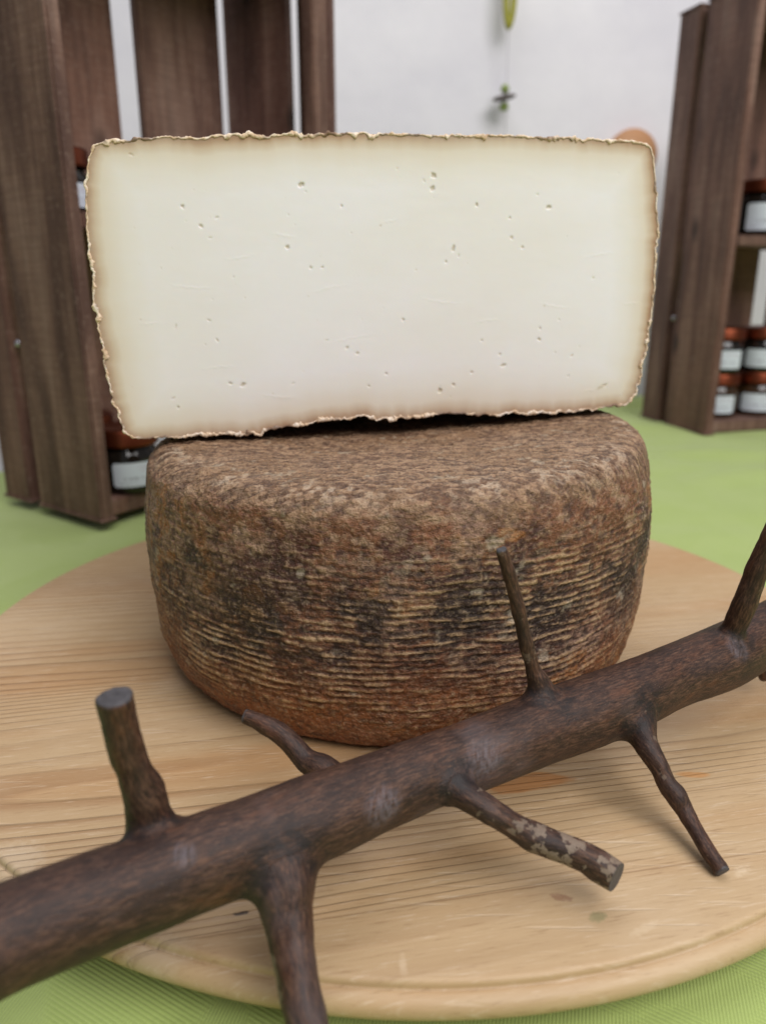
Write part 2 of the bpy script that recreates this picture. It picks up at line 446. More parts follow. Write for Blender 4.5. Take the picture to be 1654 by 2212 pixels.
# ---------------------------------------------------------------- setting: wall and tablecloth
WY = 1.36
nx, nz_ = 60, 60
X, Z = np.meshgrid(np.linspace(-2.2, 2.2, nx), np.linspace(-0.75, 1.9, nz_))
V = np.stack([X, WY + 0.004 * fbm(X * 3, Z * 3, seed=3), Z], -1).reshape(-1, 3)
o = mesh_np('wall', V, grid_faces(nz_, nx), M['wall']); tag(o, kind='structure')
sol = o.modifiers.new('thickness', 'SOLIDIFY'); sol.thickness = 0.1; sol.offset = -1

YAW = math.radians(33)
E, N_ = np.array((math.cos(YAW), math.sin(YAW))), np.array((-math.sin(YAW), math.cos(YAW)))
BACK = 0.838
ne, nn = 330, 330
ee = np.linspace(-1.3, 1.5, ne)
nn_a = np.concatenate([np.linspace(-0.75, BACK - 0.012, 270), BACK - 0.012 + 0.012 * np.sin(np.linspace(0.1, math.pi / 2, 10)), np.full(50, BACK)])
zz_a = np.concatenate([np.zeros(270), -0.012 * (1 - np.cos(np.linspace(0.1, math.pi / 2, 10))), np.linspace(-0.02, -0.5, 50)])
EE, NN = np.meshgrid(ee, nn_a); ZZ = np.repeat(zz_a[:, None], ne, 1)
drop = np.clip(-ZZ / 0.3, 0, 1)
NN = NN + drop * 0.02 * np.sin(EE * 26 + 2 * fbm(EE * 5, EE * 0, seed=9))
XX, YY = EE * E[0] + NN * N_[0], EE * E[1] + NN * N_[1]
wav = fbm(XX * 7, YY * 9, seed=21, oct=3) * 0.003 + fbm(XX * 3 + YY * 8, YY * 3, seed=5, oct=2) * 0.004
near = sstep(0.18, 0.27, np.hypot(XX - BC[0], YY - BC[1]))
ZZ = ZZ + np.minimum(wav - 0.0036, 0.0) * near
# a soft fold running in front of the right crate
fold = np.exp(-((YY - 0.80 + 0.18 * (XX - 0.4)) / 0.03) ** 2) * sstep(0.26, 0.36, XX) * 0.006
fold += np.exp(-((YY - 0.70 - 0.4 * (XX - 0.3)) / 0.025) ** 2) * sstep(0.24, 0.33, XX) * 0.004
ZZ = ZZ + fold
cloth = mesh_np('tablecloth', np.stack([XX, YY, ZZ], -1).reshape(-1, 3), grid_faces(nn, ne), M['cloth'])
tag(cloth, 'light green woven damask tablecloth lying under the round board and both crates', 'tablecloth')

# ---------------------------------------------------------------- round wooden board
def lathe(name, prof, nseg, mat, parent=None, loc=(0, 0, 0)):
    prof = np.asarray(prof, float)
    a = np.linspace(0, 2 * math.pi, nseg, endpoint=False)
    V = np.stack([prof[:, :1] * np.cos(a), prof[:, :1] * np.sin(a), np.repeat(prof[:, 1:], nseg, 1)], -1).reshape(-1, 3)
    o = mesh_np(name, V, grid_faces(len(prof), nseg, True), mat, parent)
    o.location = loc
    return o
BR = 0.2105
bp = [(0.0, 0.0002), (BR - 0.018, 0.0002), (BR - 0.013, 0.0010), (BR - 0.0055, 0.0072)]
for k in range(9):                              # rounded lip under the groove
    th = -math.pi / 3 + (math.pi / 3 + math.pi / 2) * k / 8
    bp.append((BR - 0.0036 + 0.0036 * math.cos(th), 0.0120 + 0.0036 * math.sin(th)))
bp += [(BR - 0.0038, 0.01555), (BR - 0.0041, 0.0153)]
for k in range(7):
    th = math.pi / 2 * k / 6
    bp.append((BR - 0.0058 + 0.0015 * math.cos(th), 0.0163 + 0.0017 * math.sin(th)))
bp += [(r, TB) for r in np.linspace(BR - 0.010, 0.0, 24)]
board = lathe('round_board', bp, 360, M['board'], loc=(BC[0], BC[1], 0))
tag(board, 'round pale pine serving board with a moulded rim, under the cheese and the branch', 'serving board')

# ---------------------------------------------------------------- whole cheese wheel
WC = np.array((0.006, 0.341, TB))
prof = np.array([(0.0, 0.0), (0.075, 0.0), (0.0945, 0.0004), (0.1008, 0.0030), (0.1046, 0.0085), (0.1076, 0.0170), (0.1095, 0.028), (0.1106, 0.042),
                 (0.1110, 0.056), (0.1108, 0.070), (0.1098, 0.081), (0.1084, 0.0897), (0.1056, 0.0962), (0.1002, 0.0998), (0.090, 0.1006), (0.073, 0.1000), (0.045, 0.0985), (0.0, 0.0975)])
def resample(P, n=None, step=None, ss=12):
    P = np.asarray(P, float)
    Q = []
    for i in range(len(P) - 1):                 # Catmull-Rom
        p0, p1, p2, p3 = P[max(i - 1, 0)], P[i], P[i + 1], P[min(i + 2, len(P) - 1)]
        for t in np.arange(ss) / ss:
            Q.append(0.5 * ((2 * p1) + (-p0 + p2) * t + (2 * p0 - 5 * p1 + 4 * p2 - p3) * t * t + (-p0 + 3 * p1 - 3 * p2 + p3) * t ** 3))
    Q.append(P[-1]); Q = np.array(Q)
    s = np.concatenate([[0], np.cumsum(np.linalg.norm(np.diff(Q, axis=0), axis=1))])
    if n is None: n = max(3, int(s[-1] / step) + 1)
    si = np.linspace(0, s[-1], n) if np.isscalar(n) else n * s[-1]
    return np.stack([np.interp(si, s, Q[:, k]) for k in range(P.shape[1])], 1)
pf = resample(prof, 2600)
sl = np.concatenate([[0], np.cumsum(np.linalg.norm(np.diff(pf, axis=0), axis=1))])
tot = sl[-1]
s_side0, s_side1 = sl[np.argmax(pf[:, 0] > 0.082)], tot - 0.092
rows = np.concatenate([np.linspace(0, s_side0, 12, endpoint=False), np.linspace(s_side0, s_side1, 330, endpoint=False), np.linspace(s_side1, tot, 190)])
pr, pz = np.interp(rows, sl, pf[:, 0]), np.interp(rows, sl, pf[:, 1])
half = math.radians(106)
ang = np.concatenate([np.linspace(-half, half, 1100, endpoint=False), np.linspace(half, 2 * math.pi - half, 110, endpoint=False)]) - math.pi / 2
A, Rr = np.meshgrid(ang, pr); Zz = np.repeat(pz[:, None], len(ang), 1); S = np.repeat(rows[:, None], len(ang), 1)
tr, tz = np.gradient(pr, rows + np.arange(len(rows)) * 1e-9), np.gradient(pz, rows + np.arange(len(rows)) * 1e-9)
nr, nz1 = tz, -tr
ln = np.hypot(nr, nz1) + 1e-9; nr, nz1 = nr / ln, nz1 / ln
px, py = Rr * np.cos(A), Rr * np.sin(A)
U = (A + math.pi / 2) * 0.11
side = sstep(0.010, 0.022, Zz) * (1 - sstep(0.080, 0.094, Zz))
top = sstep(0.088, 0.0985, Zz)
P3 = (px, py, Zz)
sc3 = lambda k: (px * k, py * k, Zz * k)
warp = fbm(U / 0.030, Zz / 0.018, seed=31, oct=3)
# basket grooves: broken, wavering ridges about 2.5 mm apart
band = np.sin(2 * math.pi * (Zz / 0.00265 + 0.55 * warp + U * 1.2))
brk = fbm(U / 0.010, Zz / 0.0030 + 0.3 * warp, seed=41, oct=3)
fineb = fbm(U / 0.0075, Zz / 0.00085, seed=43, oct=3)
gm = np.exp(-((Zz - 0.050 - 0.10 * U) / 0.030) ** 2) * (0.85 + 0.5 * fbm(U / 0.05, Zz / 0.03, seed=44, oct=2))
gm = np.clip(gm, 0, 1) * sstep(-0.15, -0.05, U + 0.02 * fbm(Zz / 0.02, U / 0.02, seed=49, oct=2))
gm = np.clip(gm + 0.45 * np.exp(-((Zz - 0.022) / 0.014) ** 2), 0, 1) * side
groove = gm * (0.85 * band * (0.6 + 0.5 * brk) + 0.60 * brk) + (0.40 + 0.1 * gm) * fineb * side
mott = fbm(*sc3(1 / 0.0042), seed=51, oct=4)
crumb = fbm(*sc3(1 / 0.0016), seed=55, oct=3)
wr = fbm(px / 0.0050 + 0.4 * mott, py / 0.0012 + 0.8 * fbm(px / 0.03, py / 0.03, seed=63, oct=2), seed=61, oct=3)
H = 0.00042 * groove + 0.00034 * (1 - 0.6 * gm) * mott + 0.00024 * crumb + 0.00030 * wr * top
lump = fbm(*sc3(1 / 0.028), seed=66, oct=3)
H = H + 0.0014 * lump * (0.25 + 0.75 * side)
H = H * sstep(0.0, 0.004, Zz + 0.001)
# the top sags in the middle and stands a little higher to the right
lift = top * (0.0032 * np.clip(px / 0.1, -1, 1.2) + 0.0018 * np.clip(py / 0.1, -1, 1))
r2 = Rr + H * nr[:, None]
Vw = np.stack([WC[0] + r2 * np.cos(A), WC[1] + r2 * np.sin(A), WC[2] + Zz + H * nz1[:, None] + lift], -1).reshape(-1, 3)
# colours of the rind
def lerp(a, b, t): return a + (b - a) * t[..., None]
big1 = fbm(*sc3(1 / 0.03), seed=71, oct=4); big2 = fbm(*sc3(1 / 0.017), seed=75, oct=4); big3 = fbm(*sc3(1 / 0.010), seed=79, oct=4)
pat1 = fbm(px / 0.006, py / 0.006, Zz / 0.0035, seed=84, oct=4); pat2 = fbm(px / 0.004, py / 0.004, Zz / 0.0022, seed=88, oct=4)
spk = fbm(px / 0.0013, py / 0.0013, Zz / 0.00075, seed=96, oct=2); spk2 = fbm(*sc3(1 / 0.0021), seed=99, oct=3)
col = np.zeros(Zz.shape + (3,)) + srgb(138, 90, 62)
col = lerp(col, srgb(158, 122, 100), sstep(-0.05, 0.45, big1 + 0.25 * pat1))
col = lerp(col, srgb(90, 50, 40), 0.88 * sstep(-0.05, 0.35, big2 + 0.3 * pat2))
col = lerp(col, srgb(176, 142, 114), 0.75 * sstep(0.15, 0.6, pat1))
col = lerp(col, srgb(78, 48, 40), 0.75 * sstep(0.15, 0.6, pat2))
och = sstep(0.10, 0.5, big3 + 0.35 * pat1) * sstep(-0.05, 0.35, big1 - 0.2 * big2)
col = lerp(col, srgb(170, 106, 42), 0.7 * och * (1 - top))
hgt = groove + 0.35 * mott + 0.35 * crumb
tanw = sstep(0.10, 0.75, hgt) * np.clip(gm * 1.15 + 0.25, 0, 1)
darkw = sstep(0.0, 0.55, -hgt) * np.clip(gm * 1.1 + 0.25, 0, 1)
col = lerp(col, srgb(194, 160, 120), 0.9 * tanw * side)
moldm = np.exp(-((Zz - 0.054 - 0.05 * U) / 0.015) ** 2) * np.clip(0.75 + 1.3 * big2 + 0.7 * pat1, 0, 1.2) * sstep(-0.13, -0.05, U)
spot = np.exp(-(((U + 0.060) / 0.013) ** 2 + ((Zz - 0.053) / 0.010) ** 2)) + np.exp(-(((U + 0.078) / 0.010) ** 2 + ((Zz - 0.068) / 0.007) ** 2))
moldm = np.clip(np.maximum(moldm, 1.3 * spot * (0.75 + 0.9 * pat1)), 0, 1) * side
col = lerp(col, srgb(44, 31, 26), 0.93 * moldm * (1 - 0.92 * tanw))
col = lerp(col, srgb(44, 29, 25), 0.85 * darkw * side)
# orange and ochre towards the foot
foot = 1 - sstep(0.004, 0.040, Zz + 0.010 * big2 + 0.010 * big1)
col = lerp(col, srgb(150, 84, 32), 0.7 * foot)
col = lerp(col, srgb(176, 140, 92), 0.6 * foot * sstep(0.15, 0.7, hgt))
col = lerp(col, srgb(78, 40, 22), 0.6 * foot * sstep(0.1, 0.6, pat2))
col = lerp(col, srgb(112, 46, 20), 0.75 * (1 - sstep(0.002, 0.014, Zz)) * sstep(-0.3, 0.5, big3 + 0.3))
# dusty grey-tan bloom over the top and shoulder
topc = lerp(np.zeros(Zz.shape + (3,)) + srgb(116, 88, 66), srgb(178, 144, 112), sstep(-0.3, 0.6, wr + 0.45 * spk2))
topc = lerp(topc, srgb(152, 116, 80), 0.5 * sstep(-0.1, 0.4, big2))
topc = lerp(topc, srgb(74, 52, 40), sstep(0.25, 0.8, -wr - 0.3 * crumb) * 0.6)
bl = np.clip(sstep(0.084, 0.097, Zz + 0.005 * big2 + 0.003 * pat1), 0, 1)
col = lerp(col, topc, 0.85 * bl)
sh = np.exp(-((Rr - 0.099) / 0.006) ** 2) * sstep(0.09, 0.096, Zz) * sstep(-0.2, 0.5, big3 + 0.2)
col = lerp(col, srgb(212, 192, 168), 0.6 * sh * sstep(-0.1, 0.5, spk2))
wht = sstep(0.45, 0.8, fbm(*sc3(1 / 0.0055), seed=91, oct=4)) * sstep(-0.1, 0.4, big2)
col = lerp(col, srgb(200, 184, 160), 0.55 * wht)
# grain of the crust
col = lerp(col, srgb(206, 178, 146), 0.26 * sstep(0.3, 0.8, spk))
col = lerp(col, srgb(46, 30, 25), 0.26 * sstep(0.3, 0.8, -spk))
col = lerp(col, srgb(60, 38, 30), 0.38 * sstep(0.3, 0.7, -spk2))
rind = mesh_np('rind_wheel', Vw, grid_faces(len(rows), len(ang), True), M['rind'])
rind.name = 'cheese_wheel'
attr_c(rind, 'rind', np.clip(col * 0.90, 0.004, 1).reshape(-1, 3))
tag(rind, 'whole aged cheese wheel with brown ridged rind, standing on the round board', 'cheese wheel')

# ---------------------------------------------------------------- half cheese wheel, cut face to the front
PL, PR = np.array((-0.103, 0.3146)), np.array((0.117, 0.352))
ed = (PR - PL) / np.linalg.norm(PR - PL); en = np.array((-ed[1], ed[0]))       # along the cut, and backwards
MID = (PL + PR) / 2
def on_cut(px, py):                       # (along, height) on the upright cut plane
    x, f, u = ray(px, py)
    d0 = np.array((x, f))
    k = np.dot(MID, en) / np.dot(d0, en)
    p = d0 * k
    return np.array((np.dot(p - MID, ed), CAM_Z + u * k))
TOP = [(203, 313), (232, 304), (300, 300), (340, 296), (420, 297), (470, 292), (540, 289), (600, 291), (680, 288), (760, 289), (860, 290), (960, 291), (1060, 291), (1150, 295), (1230, 298), (1300, 301), (1360, 304), (1393, 309), (1405, 319)]
RIGHT = [(1405, 319), (1411, 350), (1415, 400), (1419, 450), (1420, 490), (1418, 540), (1415, 590), (1409, 650), (1400, 715), (1390, 770), (1380, 815), (1368, 855), (1352, 876)]
BOT = [(1352, 876), (1300, 882), (1250, 888), (1190, 893), (1130, 893), (1050, 896), (960, 893), (900, 899), (830, 905), (770, 901), (700, 912), (640, 920), (560, 934), (480, 940), (400, 944), (330, 947), (286, 945)]
LEFT = [(286, 945), (268, 928), (250, 880), (235, 830), (222, 770), (212, 700), (203, 640), (197, 580), (190, 500), (187, 440), (186, 390), (191, 347), (203, 313)]
nu, nv = 680, 330
def side_pts(L, n, amp):
    P = resample([on_cut(*p) for p in L], n)
    T = np.gradient(P, axis=0); T /= np.linalg.norm(T, axis=1)[:, None]
    Nn = np.stack([T[:, 1], -T[:, 0]], 1)
    s = np.concatenate([[0], np.cumsum(np.linalg.norm(np.diff(P, axis=0), axis=1))])
    k = amp * (0.9 * fbm(s / 0.0032, s * 0 + L[0][0], seed=13, oct=3) * (0.5 + 0.8 * np.abs(fbm(s / 0.02, s * 0, seed=17 + L[0][0], oct=2))))
    w = sstep(0, 0.004, s) * sstep(0, 0.004, s[-1] - s)
    return P + Nn * (k * w)[:, None]
tp = side_pts(TOP, nu, 0.0007); bt = side_pts(BOT, nu, 0.0009)[::-1]
rt = side_pts(RIGHT, nv, 0.0008); lf = side_pts(LEFT, nv, 0.0008)[::-1]        # lf now runs top -> bottom
su = np.linspace(0, 1, nu)[None, :, None]; tv = np.linspace(0, 1, nv)[:, None, None]
G = (1 - tv) * tp[None] + tv * bt[None] + (1 - su) * lf[:, None] + su * rt[:, None] \
    - ((1 - su) * (1 - tv) * tp[0] + su * (1 - tv) * tp[-1] + (1 - su) * tv * bt[0] + su * tv * bt[-1])
outline = np.concatenate([tp, rt[1:], bt[::-1][1:], lf[::-1][1:-1]])
Gf = G.reshape(-1, 2)
edge = np.full(len(Gf), 9.0)
oc = outline[::3]
for k in range(0, len(Gf), 20000):
    edge[k:k + 20000] = np.sqrt(((Gf[k:k + 20000, None] - oc[None]) ** 2).sum(-1).min(1))
dep = np.zeros(len(Gf)); hol = np.zeros(len(Gf))
HOLES = [(650, 399, 6, 6), (936, 378, 6, 5), (934, 407, 5.5, 5), (915, 390, 2, 4), (1029, 442, 4, 4), (1184, 447, 6, 5), (738, 445, 3, 4), (979, 536, 4, 8), (621, 534, 4, 5),
         (671, 578, 3, 3), (696, 577, 4, 3), (963, 565, 3, 3), (1104, 513, 3, 4), (1127, 534, 4, 3), (750, 751, 5, 3), (771, 763, 4, 3), (1163, 732, 5, 4), (1165, 708, 3, 3),
         (1079, 765, 3, 3), (1086, 789, 7, 3.5), (1019, 804, 4, 3), (979, 831, 4, 4), (950, 843, 5, 5), (796, 834, 3, 3), (834, 807, 3.5, 3), (525, 831, 6, 4), (633, 828, 5, 2),
         (394, 446, 4, 4), (434, 488, 5, 3.5), (468, 470, 4, 2.5), (455, 513, 4, 2), (283, 333, 6, 2), (497, 828, 6, 3), (385, 880, 3, 4.5), (375, 860, 4, 2), (470, 736, 2.5, 5),
         (452, 692, 5, 2.5), (1299, 835, 16, 3.5), (1234, 768, 4, 2.5), (1226, 812, 3, 2.5), (822, 487, 3, 3), (990, 552, 2, 5), (1206, 690, 3, 2), (380, 705, 2, 6), (1280, 600, 3, 2),
         (870, 690, 3, 4), (590, 850, 3, 2), (1100, 470, 3, 3), (1175, 660, 2.5, 3), (505, 598, 3, 2), (705, 735, 4, 2), (1040, 735, 3, 3), (1160, 420, 3, 2)]
for k in range(46):
    HOLES.append((random.uniform(260, 1360), random.uniform(350, 860), random.uniform(0.9, 2.2), random.uniform(0.9, 2.0)))
pxm = 0.00020
for (hx, hy, ra, rb) in HOLES:
    c = on_cut(hx, hy); th = random.uniform(-0.5, 0.5)
    q = Gf - c
    sel = np.abs(q).max(1) < 0.006
    qx = (q[sel, 0] * math.cos(th) + q[sel, 1] * math.sin(th)) / (ra * pxm); qy = (-q[sel, 0] * math.sin(th) + q[sel, 1] * math.cos(th)) / (rb * pxm)
    rr = np.hypot(qx, qy) + 0.35 * vn(qx * 1.4 + hx, qy * 1.4 + hy, seed=3)
    w = 1 - sstep(0.55, 1.1, rr)
    dd = min(ra, rb) * pxm * 0.5
    dep[sel] = np.maximum(dep[sel], w * dd); hol[sel] = np.maximum(hol[sel], w * min(1, min(ra, rb) / 4))
for (x0, y0, x1, y1, sag) in ((360, 612, 470, 620, 5), (590, 503, 642, 511, 2), (660, 640, 760, 615, -6), (820, 480, 862, 470, 3), (700, 745, 820, 722, -4),
                            (900, 640, 1010, 655, 5), (1250, 560, 1330, 545, -3), (1160, 652, 1235, 665, 3), (430, 800, 520, 792, -4), (560, 850, 640, 858, 3),
                            (1296, 838, 1250, 846, 1), (1385, 652, 1340, 656, 1), (480, 560, 560, 545, 4), (1010, 700, 1090, 690, -3), (300, 700, 350, 694, 2)):
    for q_ in np.linspace(0, 1, 46):
        c = on_cut(x0 + (x1 - x0) * q_ + 1.5 * math.sin(17 * q_ + x0), y0 + (y1 - y0) * q_ + sag * 4 * q_ * (1 - q_) + 1.0 * math.sin(29 * q_ + y0))
        q = Gf - c
        sel = np.nonzero(np.abs(q).max(1) < 0.0012)[0]
        dep[sel] = np.minimum(dep[sel], -0.00008 * math.sin(math.pi * q_) * np.exp(-(q[sel] ** 2).sum(1) / 0.00032 ** 2))
wob = 0.00003 * fbm(Gf[:, 0] / 0.03, Gf[:, 1] / 0.012, seed=8, oct=3) + 0.00001 * fbm(Gf[:, 0] / 0.006, Gf[:, 1] / 0.002, seed=18, oct=2)
base2 = MID[None] + Gf[:, :1] * ed[None] + (dep + wob * sstep(0, 0.006, edge))[:, None] * en[None]
hc = empty('half_cheese_wheel', (MID[0], MID[1], TB + 0.1))
tag(hc, 'half cheese wheel with its pale cut face to the front, resting on the whole wheel', 'cheese')
off = np.array((MID[0], MID[1], TB + 0.1))
Vf = np.concatenate([base2, Gf[:, 1:]], 1) - off
paste = mesh_np('paste', Vf, grid_faces(nv, nu), M['paste'], hc)
attr_f(paste, 'edge', edge); attr_f(paste, 'hole', hol)
# rind body behind the cut
rh = np.concatenate([tp[nu // 2:], rt[1:], bt[nu // 2:][::-1][1:]]); lh = np.concatenate([tp[:nu // 2 + 1][::-1], lf[1:], bt[:nu // 2 + 1][1:]])
def equal(P, n):
    s = np.concatenate([[0], np.cumsum(np.linalg.norm(np.diff(P, axis=0), axis=1))])
    return np.stack([np.interp(np.linspace(0, s[-1], n), s, P[:, k]) for k in range(2)], 1)
nb, nphi = 520, 120
rh, lh = equal(rh, nb), equal(lh, nb); cu = tp[nu // 2, 0]
ph = np.linspace(0, math.pi, nphi)
w = (1 - np.cos(ph)) / 2
rad = (1 - w)[:, None] * np.abs(rh[None, :, 0] - cu) + w[:, None] * np.abs(lh[None, :, 0] - cu)
hz = (1 - w)[:, None] * rh[None, :, 1] + w[:, None] * lh[None, :, 1]
jit = fbm(hz / 0.004, rad / 0.01 + ph[:, None] * 9, seed=77, oct=3) * 0.0005 * sstep(0, 0.06, np.sin(ph))[:, None]
rad = rad + jit
al = cu + rad * np.cos(ph)[:, None]; bk = rad * np.sin(ph)[:, None]
Vb = np.stack([MID[0] + al * ed[0] + bk * en[0], MID[1] + al * ed[1] + bk * en[1], hz], -1).reshape(-1, 3) - off
body = mesh_np('rind', Vb, grid_faces(nphi, nb), M['rind'], hc)
q = Vb
bc = fbm(q[:, 0] / 0.01, q[:, 1] / 0.01, q[:, 2] / 0.003, seed=15, oct=4)
attr_c(body, 'rind', srgb(92, 66, 52)[None] + (srgb(160, 128, 100) - srgb(92, 66, 52))[None] * sstep(-0.5, 0.6, bc)[:, None])
# crumbly edge of the rind round the cut: a beaded, uneven roll
nO = 3000
oo = np.concatenate([outline, outline[:1]])
s = np.concatenate([[0], np.cumsum(np.linalg.norm(np.diff(oo, axis=0), axis=1))])
si = np.linspace(0, s[-1], nO, endpoint=False)
P = np.stack([np.interp(si, s, oo[:, k]) for k in range(2)], 1)
Psm = P.copy()
for _ in range(30): Psm = (np.roll(Psm, 1, 0) + 2 * Psm + np.roll(Psm, -1, 0)) / 4
T = np.roll(Psm, -3, 0) - np.roll(Psm, 3, 0); T /= np.linalg.norm(T, axis=1)[:, None]
Nn = np.stack([T[:, 1], -T[:, 0]], 1)
if np.dot(Nn[0], P[0] - P.mean(0)) < 0: Nn = -Nn
bead = 0.5 + 0.5 * fbm(si / 0.0022, si * 0, seed=23, oct=3); patch = sstep(-0.35, 0.5, fbm(si / 0.018, si * 0, seed=29, oct=2))
rt_ = 0.00026 + 0.00085 * np.clip(bead, 0, 1.3) ** 1.7 * (0.35 + 0.75 * patch)
cen = P - Nn * (rt_ * 0.75)[:, None] * 0.9
wavy = fbm(si / 0.0026, si * 0, seed=37, oct=2) * 0.0004 * patch
cen = cen + Nn * wavy[:, None]
ns = 12
th = np.linspace(0, 2 * math.pi, ns, endpoint=False)
lum = 1 + 0.35 * vn(np.repeat(si[:, None], ns, 1) / 0.0007, np.cos(th)[None] * 2 + 0 * si[:, None], np.sin(th)[None] * 2 + 0 * si[:, None], seed=39)
ro = rt_[:, None] * lum
uu = cen[:, 0:1] + Nn[:, 0:1] * ro * np.cos(th) ; vv = cen[:, 1:2] + Nn[:, 1:2] * ro * np.cos(th)
dd = -0.7 * ro * np.sin(th) + 0.0001
Vr = np.stack([MID[0] + uu * ed[0] - dd * en[0], MID[1] + uu * ed[1] - dd * en[1], vv], -1).reshape(-1, 3) - off
i = np.arange(nO)[:, None]; j = np.arange(ns)[None]
Fr = np.stack([i * ns + j, i * ns + (j + 1) % ns, ((i + 1) % nO) * ns + (j + 1) % ns, ((i + 1) % nO) * ns + j], -1).reshape(-1, 4)
mesh_np('rind_edge', Vr, Fr, M['crumb'], hc)

# ---------------------------------------------------------------- branch with its stubs of twigs
HB = TB + 0.030                           # the stem rides this high on its twigs
def trunk_pts():
    L = [(-190, 2130, 122), (0, 2030, 113), (200, 1950, 106), (330, 1903, 101), (420, 1866, 100), (530, 1826, 97), (650, 1778, 95), (740, 1742, 88), (830, 1703, 82), (1000, 1638, 76), (1160, 1575, 76), (1280, 1533, 76),
         (1370, 1497, 72), (1450, 1461, 66), (1556, 1420, 68), (1654, 1368, 62), (1760, 1313, 61), (1900, 1242, 60)]
    out = []
    for x, y, hw in L:
        p = at_z(x, y, HB)
        depth = p[1] * CT + (CAM_Z - p[2]) * ST
        out.append((*p, hw * depth / FPX))
    return np.array(out)
def twig_pts(L):
    out = []
    for x, y, d, hw in L:
        p = at_d(x, y, d)
        depth = p[1] * CT + (CAM_Z - p[2]) * ST
        out.append((*p, hw * depth / FPX))
    return np.array(out)
LIMBS = [trunk_pts()]
TW = [  # picture x, y, distance ahead, half width
    [(345, 1870, .162, 46), (336, 1820, .160, 48), (322, 1765, .156, 43), (312, 1715, .155, 44), (292, 1670, .1545, 38), (272, 1610, .154, 39), (258, 1550, .1535, 39), (247, 1502, .153, 40)],
    [(745, 1715, .188, 40), (700, 1665, .193, 34), (660, 1640, .196, 25), (625, 1600, .199, 23), (592, 1575, .201, 22), (555, 1556, .203, 19), (526, 1545, .204, 17)],
    [(1185, 1545, .213, 34), (1168, 1490, .213, 30), (1150, 1440, .213, 17), (1136, 1390, .213, 16), (1118, 1310, .212, 15.5), (1102, 1250, .212, 15), (1082, 1184, .211, 13)],
    [(1560, 1405, .256, 26), (1582, 1358, .254, 25), (1608, 1300, .252, 25), (1630, 1240, .251, 24), (1652, 1185, .250, 22), (1700, 1080, .248, 20)],
    [(600, 1800, .1665, 60), (604, 1850, .160, 66), (612, 1910, .152, 62), (622, 1985, .146, 52), (636, 2070, .139, 46), (650, 2150, .133, 46), (668, 2230, .128, 44), (690, 2330, .1235, 42)],
    [(930, 1668, .189, 26), (980, 1702, .181, 28), (1050, 1745, .1765, 28), (1110, 1783, .175, 27), (1150, 1806, .1745, 31), (1200, 1825, .173, 30), (1260, 1850, .171, 32), (1300, 1874, .1695, 34), (1352, 1910, .1675, 31)],
    [(1345, 1505, .231, 40), (1372, 1555, .2195, 38), (1392, 1604, .2115, 28), (1420, 1652, .206, 23), (1440, 1693, .2025, 22), (1461, 1722, .200, 24), (1480, 1755, .197, 18), (1520, 1825, .1875, 17), (1560, 1884, .1795, 17)],
    [(1634, 1395, .275, 14), (1641, 1425, .277, 14), (1646, 1446, .279, 13), (1649, 1464, .281, 11)],
]
LIMBS += [twig_pts(L) for L in TW]
LIMBS = [resample(L, step=0.0012) for L in LIMBS]
STEM = LIMBS[0]
for P in LIMBS[1:]:                        # twigs swell where they leave the stem
    D = np.linalg.norm(P[:, None, :3] - STEM[None, :, :3], axis=-1); kk = D.argmin(1)
    dsf = D[np.arange(len(P)), kk] - STEM[kk, 3]
    r0 = P[len(P) // 2, 3]
    P[:, 3] += r0 * (0.0 if P[0, 0] > 0.12 else 0.38) * np.exp(-np.maximum(dsf, 0) / (0.9 * r0))
bm = bmesh.new()
def tube(P):
    n = len(P); ns = 28
    T = np.gradient(P[:, :3], axis=0); T /= np.linalg.norm(T, axis=1)[:, None]
    ref = np.array((0.13, 0.2, 1.0)) if abs(T[0][2]) < 0.8 else np.array((0.0, 1.0, 0.1))
    rings = []
    for k in range(n):
        a = np.cross(T[k], ref); a /= np.linalg.norm(a); b = np.cross(a, T[k])
        rings.append([bm.verts.new(P[k, :3] + P[k, 3] * (math.cos(q) * a + math.sin(q) * b)) for q in np.linspace(0, 2 * math.pi, ns, endpoint=False)])
    for k in range(n - 1):
        for q in range(ns):
            bm.faces.new((rings[k][q], rings[k][(q + 1) % ns], rings[k + 1][(q + 1) % ns], rings[k + 1][q]))
    bm.faces.new(rings[0][::-1]); bm.faces.new(rings[-1])
for P in LIMBS: tube(P)
bmesh.ops.recalc_face_normals(bm, faces=bm.faces)
me = bpy.data.meshes.new('tmp'); bm.to_mesh(me); bm.free()
tmp = bpy.data.objects.new('tmp', me); C.objects.link(tmp)
rm = tmp.modifiers.new('r', 'REMESH'); rm.mode = 'VOXEL'; rm.voxel_size = 0.00065
sm = tmp.modifiers.new('s', 'SMOOTH'); sm.factor = 0.5; sm.iterations = 4
dg = bpy.context.evaluated_depsgraph_get()
ev = tmp.evaluated_get(dg).to_mesh()
nvx = len(ev.vertices)
Vt = np.zeros(nvx * 3, np.float32); ev.vertices.foreach_get('co', Vt); Vt = Vt.reshape(-1, 3).astype(float)
Nt = np.zeros(nvx * 3, np.float32); ev.vertices.foreach_get('normal', Nt); Nt = Nt.reshape(-1, 3).astype(float)
Ft = np.zeros(len(ev.polygons) * 4, np.int32); ev.polygons.foreach_get('vertices', Ft); Ft = Ft.reshape(-1, 4)
tmp.evaluated_get(dg).to_mesh_clear()
bpy.data.objects.remove(tmp)
